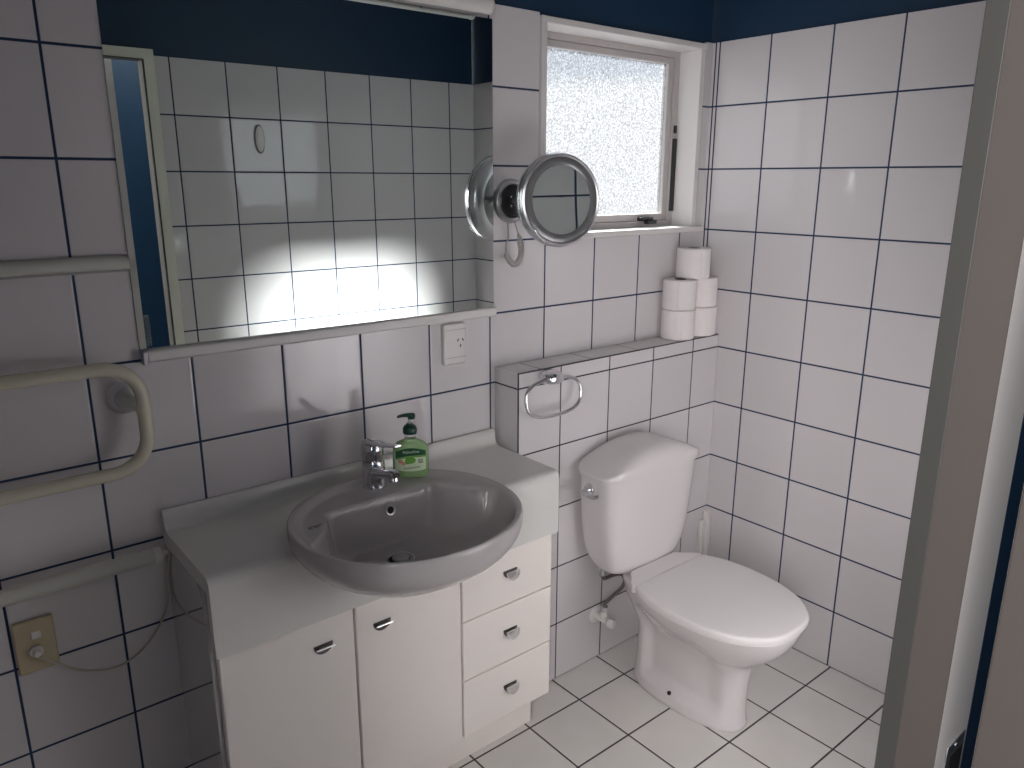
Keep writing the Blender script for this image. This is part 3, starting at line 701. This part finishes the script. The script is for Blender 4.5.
wf = empty('wall_oval', (-1.03, YF, 1.725), 'small pale raised oval on the opposite tiles, seen in the mirror', 'wall fitting')  # pale raised oval set on the tiles
def oval(prof, m, name, par):
    bm = bmesh.new(); loft(bm, [[(-1.03+0.020*k*math.cos(2*PI*i/36), YF+y*0.6, 1.725+0.055*k*math.sin(2*PI*i/36)) for i in range(36)] for k, y in prof]); return obj(name, bm, m, par)
wp = oval([(0.96, 0.0), (1.0, 0.003), (1.0, 0.012), (0.93, 0.016), (0.86, 0.015)], M_greyplas, 'rim', wf)
oval([(0.86, 0.0151), (0.7, 0.0175), (0.4, 0.019), (0.1, 0.0195)], M_whplas, 'cover', wf)

# ------------------------------------------------------------------ power outlets
def outlet_right():
    e = empty('power_outlet', (-1.06, -0.0005, 1.13), 'white power socket with one switch on the tiles below the mirror', 'power outlet')
    bm = bmesh.new(); rings = []
    x0, x1, z0, z1 = -1.096, -1.022, 1.076, 1.189
    for y, i in ((-0.0005, 0.0), (-0.008, 0.0), (-0.0115, 0.003), (-0.0125, 0.007)):
        pts = []
        for cx_, cz_, a0 in ((x1, z1, 0), (x0, z1, 1), (x0, z0, 2), (x1, z0, 3)):
            r = 0.008 - i*0.5
            sx, sz = (-1 if cx_ == x1 else 1), (-1 if cz_ == z1 else 1)
            for k in range(7):
                t = (a0 + k/6)*PI/2
                pts.append((cx_ + sx*(0.008+i*0.5) + r*math.cos(t), y, cz_ + sz*(0.008+i*0.5) + r*math.sin(t)))
        rings.append(pts)
    loft(bm, rings); obj('cover_plate', bm, M_whplas, e, ang=30)
    for gz in (1.172, 1.0955): obj('groove', BX(-1.091, -1.0235, -0.0134, -0.0124, gz, gz+0.0012), M_greyplas, e, smooth=False)
    bm = bmesh.new(); box(bm, -1.088, -1.073, -0.0150, -0.0125, 1.124, 1.142); obj('rocker_switch', bm, M_whplas, e, bevel=0.001)
    for dx, dz, rot in ((-0.008, 0.007, 0.5), (0.008, 0.007, -0.5), (0.0, -0.009, 0)):
        bm = bmesh.new(); box(bm, -0.0013, 0.0013, -0.0004, 0.0004, -0.0042, 0.0042)
        bmesh.ops.transform(bm, matrix=Matrix.Translation((-1.043+dx, -0.0131, 1.136+dz)) @ Matrix.Rotation(rot, 4, 'Y'), verts=bm.verts)
        obj('pin_slot', bm, M_hole, e, smooth=False)
outlet_right()
e = empty('power_outlet', (-2.11, -0.0005, 0.645), 'beige power socket with white switch and plug low on the left wall tiles', 'power outlet')
bm = bmesh.new(); box(bm, -2.147, -2.0745, -0.0105, -0.0005, 0.586, 0.702); obj('cover_plate', bm, M_beige, e, bevel=0.0035, seg=3)
bm = bmesh.new(); box(bm, -2.1175, -2.100, -0.0135, -0.0105, 0.660, 0.677); obj('rocker_switch', bm, M_whplas, e, bevel=0.0025)
bm = bmesh.new(); lathe(bm, [(0.010, 0), (0.0105, 0.006), (0.0125, 0.0065), (0.0125, 0.011), (0.008, 0.012), (0.007, 0.022), (0.005, 0.024)], (-2.113, -0.0106, 0.636), (0, -1, 0), 24); plug = obj('plug', bm, M_whplas, e)

# ------------------------------------------------------------------ towel rails at the left
tr_ = empty('heated_towel_rail', (-2.3, -0.06, 1.09), 'cream rounded loop of heated towel rail fixed on the tiles left of the mirror', 'towel rail')
pts = []
YT = -0.062
zt, zb, xr, rc = 1.205, 0.989, -1.866, 0.070
path = [(-2.62, YT, zt), (-2.4, YT, zt), (-2.1, YT, zt)]
path += [(xr-rc+rc*math.sin(a*PI/2/8), YT, zt-rc+rc*math.cos(a*PI/2/8)) for a in range(9)]
path += [(xr-rc+rc*math.cos(a*PI/2/8), YT, zb+rc-rc*math.sin(a*PI/2/8)) for a in range(9)]
path += [(-2.1, YT, zb), (-2.4, YT, zb), (-2.62, YT, zb)]
bm = bmesh.new(); tube(bm, path, 0.0135, 20); obj('rail_loop', bm, M_rail, tr_)
bm = bmesh.new()
lathe(bm, [(0.034, 0.0), (0.0345, 0.003), (0.031, 0.006), (0.029, 0.009), (0.0215, 0.012), (0.017, 0.022)], (-1.888, -0.0005, 1.128), (0, -1, 0), 32)
obj('wall_flange', bm, M_satin, tr_)
bm = bmesh.new(); tube(bm, [(-1.890, -0.020, 1.130), (-1.885, -0.040, 1.125), (-1.867, -0.056, 1.115)], [0.016, 0.0145, 0.0120], 16); obj('mounting_arm', bm, M_railw, tr_)
bm = bmesh.new(); lathe(bm, [(0.0138, -0.009), (0.0143, -0.007), (0.0143, 0.007), (0.0138, 0.009)], (-1.866, YT, 1.110), (0, 0, 1), 24, False, False); obj('rail_collar', bm, M_rail, tr_)

t2 = empty('towel_bar', (-2.2, -0.03, 1.40), 'straight cream bar running along the tiles above the rounded towel rail', 'towel bar')
bm = bmesh.new()
loft(bm, [[(x, -0.0005 - 0.020*math.cos((k/10-0.5)*PI)**0.7 if 0 < k < 10 else -0.0005, 1.403-0.0145*math.cos(k/10*PI)) for k in range(11)] for x in (-2.74, -1.8485)])
obj('bar', bm, M_railw, t2, ang=50)
bm = bmesh.new(); box(bm, -2.74, -1.8485, -0.008, -0.0005, 1.3845, 1.3885); obj('shadow_strip', bm, M_greyplas, t2, smooth=False)  # grey strip standing for the shadow line under the bar

t3 = empty('heated_bar', (-2.2, -0.06, 0.775), 'pale straight heated bar above the beige socket with a cord from its end', 'towel bar')
bm = bmesh.new(); tube(bm, [(-2.70, -0.045, 0.783), (-1.878, -0.045, 0.783)], 0.0165, 20); obj('bar', bm, M_railw, t3)
bm = bmesh.new(); lathe(bm, [(0.0175, 0), (0.0175, 0.012), (0.012, 0.016), (0.006, 0.017), (0.006, 0.026), (0.003, 0.030)], (-1.879, -0.045, 0.783), (1, 0, 0), 20); obj('end_cap', bm, M_whplas, t3)
bm = bmesh.new(); box(bm, -2.62, -2.59, -0.04, -0.0005, 0.772, 0.794); obj('wall_bracket', bm, M_railw, t3)
bm = bmesh.new(); tube(bm, spline([(-1.852, -0.045, 0.783), (-1.8475, -0.040, 0.772), (-1.8487, -0.020, 0.735), (-1.850, -0.010, 0.69), (-1.856, -0.008, 0.640), (-1.885, -0.008, 0.585), (-1.93, -0.009, 0.545), (-1.98, -0.012, 0.535), (-2.04, -0.02, 0.560), (-2.085, -0.033, 0.605), (-2.110, -0.036, 0.630)], 8), 0.0026, 8)
obj('cord', bm, M_cord, t3)

# ------------------------------------------------------------------ round magnifying mirror
mg = empty('magnifying_mirror', (-0.87, -0.002, 1.51), 'round silver magnifying mirror on a wall arm beside the window', 'mirror')
Cc = Vector((-0.815, -0.148, 1.5115)); nn = Vector((-0.20, -0.975, 0.048)).normalized()
bm = bmesh.new()
lathe(bm, [(0.088, -0.026), (0.106, -0.0255), (0.1165, -0.020), (0.120, -0.012), (0.1205, 0.010), (0.1180, 0.018), (0.1135, 0.0205), (0.1105, 0.0185), (0.110, 0.0165)], Cc, nn, 96, True, True)
obj('mirror_body', bm, M_satin, mg)
bm = bmesh.new(); lathe(bm, [(0.1102, 0.0166), (0.1100, 0.0176), (0.102, 0.0205), (0.092, 0.0195), (0.0885, 0.0175)], Cc, nn, 96, False, False); obj('light_ring', bm, M_ring, mg)
bm = bmesh.new(); rr = [(0.088 * k / 14, 0.0178 - 0.0010*(1-(k/14)**2)) for k in range(1, 15)]
lathe(bm, rr, Cc, nn, 96, True, False); obj('concave_mirror', bm, M_mirror, mg, ang=80)
bm = bmesh.new(); lathe(bm, [(0.1208, -0.006), (0.1222, -0.004), (0.1222, 0.004), (0.1208, 0.006)], Cc, nn, 96, False, False); obj('chrome_band', bm, M_chrome, mg)
bm = bmesh.new(); rr = [(0.086*k/8, -0.0262-0.003*(1-(k/8)**2)) for k in range(8, 0, -1)]; lathe(bm, rr, Cc, nn, 60, False, True); obj('back_plate', bm, M_ring, mg, ang=80)
# wall base and swivel arm
bc = Vector((-0.862, -0.001, 1.507))
bm = bmesh.new(); lathe(bm, [(0.058, 0.0), (0.060, 0.004), (0.059, 0.012), (0.054, 0.017), (0.047, 0.0175), (0.0445, 0.0145)], bc, (0, -1, 0), 48); ba = obj('wall_base', bm, M_satin, mg)
bm = bmesh.new(); lathe(bm, [(0.0445, 0.0146), (0.040, 0.019), (0.022, 0.022), (0.008, 0.023)], bc, (0, -1, 0), 40); obj('base_cap', bm, M_dark, ba)
bm = bmesh.new(); lathe(bm, [(0.0028, 0.0), (0.0032, 0.001), (0.001, 0.002)], bc + Vector((-0.012, -0.0215, 0.012)), (0, -1, 0), 10); lathe(bm, [(0.0028, 0.0), (0.0032, 0.001), (0.001, 0.002)], bc + Vector((-0.012, -0.0215, -0.012)), (0, -1, 0), 10); obj('screw', bm, M_chrome, ba)
bm = bmesh.new(); tube(bm, [bc+Vector((0, -0.020, 0)), bc+Vector((0, -0.050, 0)), bc+Vector((0.03, -0.075, 0)), Cc-nn*0.045, Cc-nn*0.030], 0.010, 16); obj('swivel_arm', bm, M_satin, mg)
bm = bmesh.new(); s0 = Cc + Vector((-0.085, -0.01, -0.083))
pv = s0
tube(bm, [pv + Vector((-0.006, 0, 0.010)), pv+Vector((0.004, 0, -0.004)), pv + Vector((0.018, 0, -0.012)), pv+Vector((0.028, 0, -0.022))], 0.0032, 10); obj('hinge_catch', bm, M_chrome, mg)
# coiled cord hanging below
bm = bmesh.new(); pts = []
a0 = Vector((-0.900, -0.055, 1.452))
axis = spline([(-0.876, -0.040, 1.455), (-0.871, -0.050, 1.420), (-0.866, -0.055, 1.390), (-0.865, -0.055, 1.362), (-0.872, -0.050, 1.344), (-0.884, -0.045, 1.340), (-0.8965, -0.04, 1.354), (-0.901, -0.035, 1.372)], 46)
nA = len(axis)
for i, p in enumerate(axis):
    amp = 0.0072*sm(0.10, 0.22, i/nA)*sm(1.0, 0.93, i/nA)
    d = (axis[min(i+1, nA-1)] - axis[max(i-1, 0)]).normalized(); u, v = frame_axes(d if abs(d.z) < .999 else Vector((0.05, 0, 1)))
    u = Vector((0, -1, 0)); v = d.cross(u).normalized()
    t = i*0.52*1.6
    pts.append(p + (u*math.cos(t)+v*math.sin(t))*amp)
tube(bm, pts, 0.0021, 6)
tube(bm, spline([(-0.901, -0.035, 1.372), (-0.898, -0.03, 1.390), (-0.886, -0.025, 1.408), (-0.880, -0.018, 1.43), (-0.878, -0.012, 1.452)], 8), 0.0021, 6)
obj('coiled_cord', bm, M_coil, mg)

# ------------------------------------------------------------------ light
wld = bpy.data.worlds.new('sky'); scn.world = wld; wld.use_nodes = True
wt = wld.node_tree; bg = wt.nodes['Background']
# overcast sky with a bright hazy band towards the horizon
g_ = wt.nodes.new('ShaderNodeTexCoord'); sp_ = wt.nodes.new('ShaderNodeSeparateXYZ'); wt.links.new(g_.outputs['Generated'], sp_.inputs[0])
cr = wt.nodes.new('ShaderNodeValToRGB'); cr.color_ramp.elements[0].position = 0.105; cr.color_ramp.elements[1].position = 0.125
cr.color_ramp.elements[0].color = (1.0, 1.0, 1.0, 1); cr.color_ramp.elements[1].color = (0.60, 0.64, 0.70, 1)
wt.links.new(sp_.outputs[2], cr.inputs[0]); wt.links.new(cr.outputs[0], bg.inputs[0]); bg.inputs[1].default_value = 1.75
def area(name, loc, direction, sx, sy, power, col=(1, 1, 1), spread=180):
    l = bpy.data.lights.new(name, 'AREA'); l.shape = 'RECTANGLE'; l.size = sx; l.size_y = sy; l.energy = power; l.color = col; l.spread = math.radians(spread)
    o = bpy.data.objects.new(name, l); COL.objects.link(o); o.location = loc
    o.rotation_euler = Vector(direction).to_track_quat('-Z', 'Y').to_euler(); return o
sun = bpy.data.lights.new('sun', 'SUN'); sun.energy = 120.0; sun.angle = math.radians(17); sun.color = (1.0, 0.97, 0.93)
so = bpy.data.objects.new('sun', sun); COL.objects.link(so); so.rotation_euler = Vector((-0.31, -1.5, -0.86)).to_track_quat('-Z', 'Y').to_euler(); so.location = (0.5, 2, 3)
hz = bpy.data.lights.new('haze_fill', 'SUN'); hz.energy = 4.5; hz.angle = math.radians(75); hz.color = (0.95, 0.98, 1.0)  # second sun added to lift the upper opposite wall
ho = bpy.data.objects.new('haze_fill', hz); COL.objects.link(ho); ho.rotation_euler = Vector((-0.22, -1.5, -0.22)).to_track_quat('-Z', 'Y').to_euler(); ho.location = (0.5, 2, 3)
# daylight portal in the window opening
po = area('window_portal', (-0.40, 0.125, 1.69), (0, -1, 0), 0.66, 0.56, 1); po.data.cycles.is_portal = True
# unseen soft source at the left of the hallway
area('hall_light', (-2.97, -1.95, 1.45), (1.0, 0.30, -0.12), 0.8, 1.5, 38, (1.0, 0.975, 0.96))
area('hall_fill', (-1.15, -1.95, CEIL-0.01), (0.0, 0.0, -1), 0.4, 0.4, 4, (1.0, 0.95, 0.90))  # added out of view to brighten the white jamb face
scn.cycles.max_bounces = 12; scn.cycles.diffuse_bounces = 6; scn.cycles.glossy_bounces = 6; scn.cycles.transparent_max_bounces = 12
scn.cycles.use_denoising = True
scn.cycles.sample_clamp_indirect = 6.0

# ------------------------------------------------------------------ camera
cam = bpy.data.cameras.new('camera'); co = bpy.data.objects.new('camera', cam); COL.objects.link(co); scn.camera = co
cam.sensor_width = 36; cam.lens = 771.04*36/1024; cam.clip_start = 0.01
X = Vector((0.77304682, -0.63434365, 0.00259786)); Y = Vector((-0.16064559, -0.19973028, -0.96659237)); Z = Vector((0.6136706, 0.74680382, -0.25630537))
R = Matrix((X, -Y, -Z)).transposed().to_4x4()
co.matrix_world = Matrix.Translation((-2.24010398, -1.69132823, 1.56421431)) @ R
scn.view_settings.view_transform = 'Standard'; scn.view_settings.look = 'None'; scn.view_settings.gamma = 1; scn.view_settings.use_curve_mapping = False
scn.view_settings.exposure = 0.72
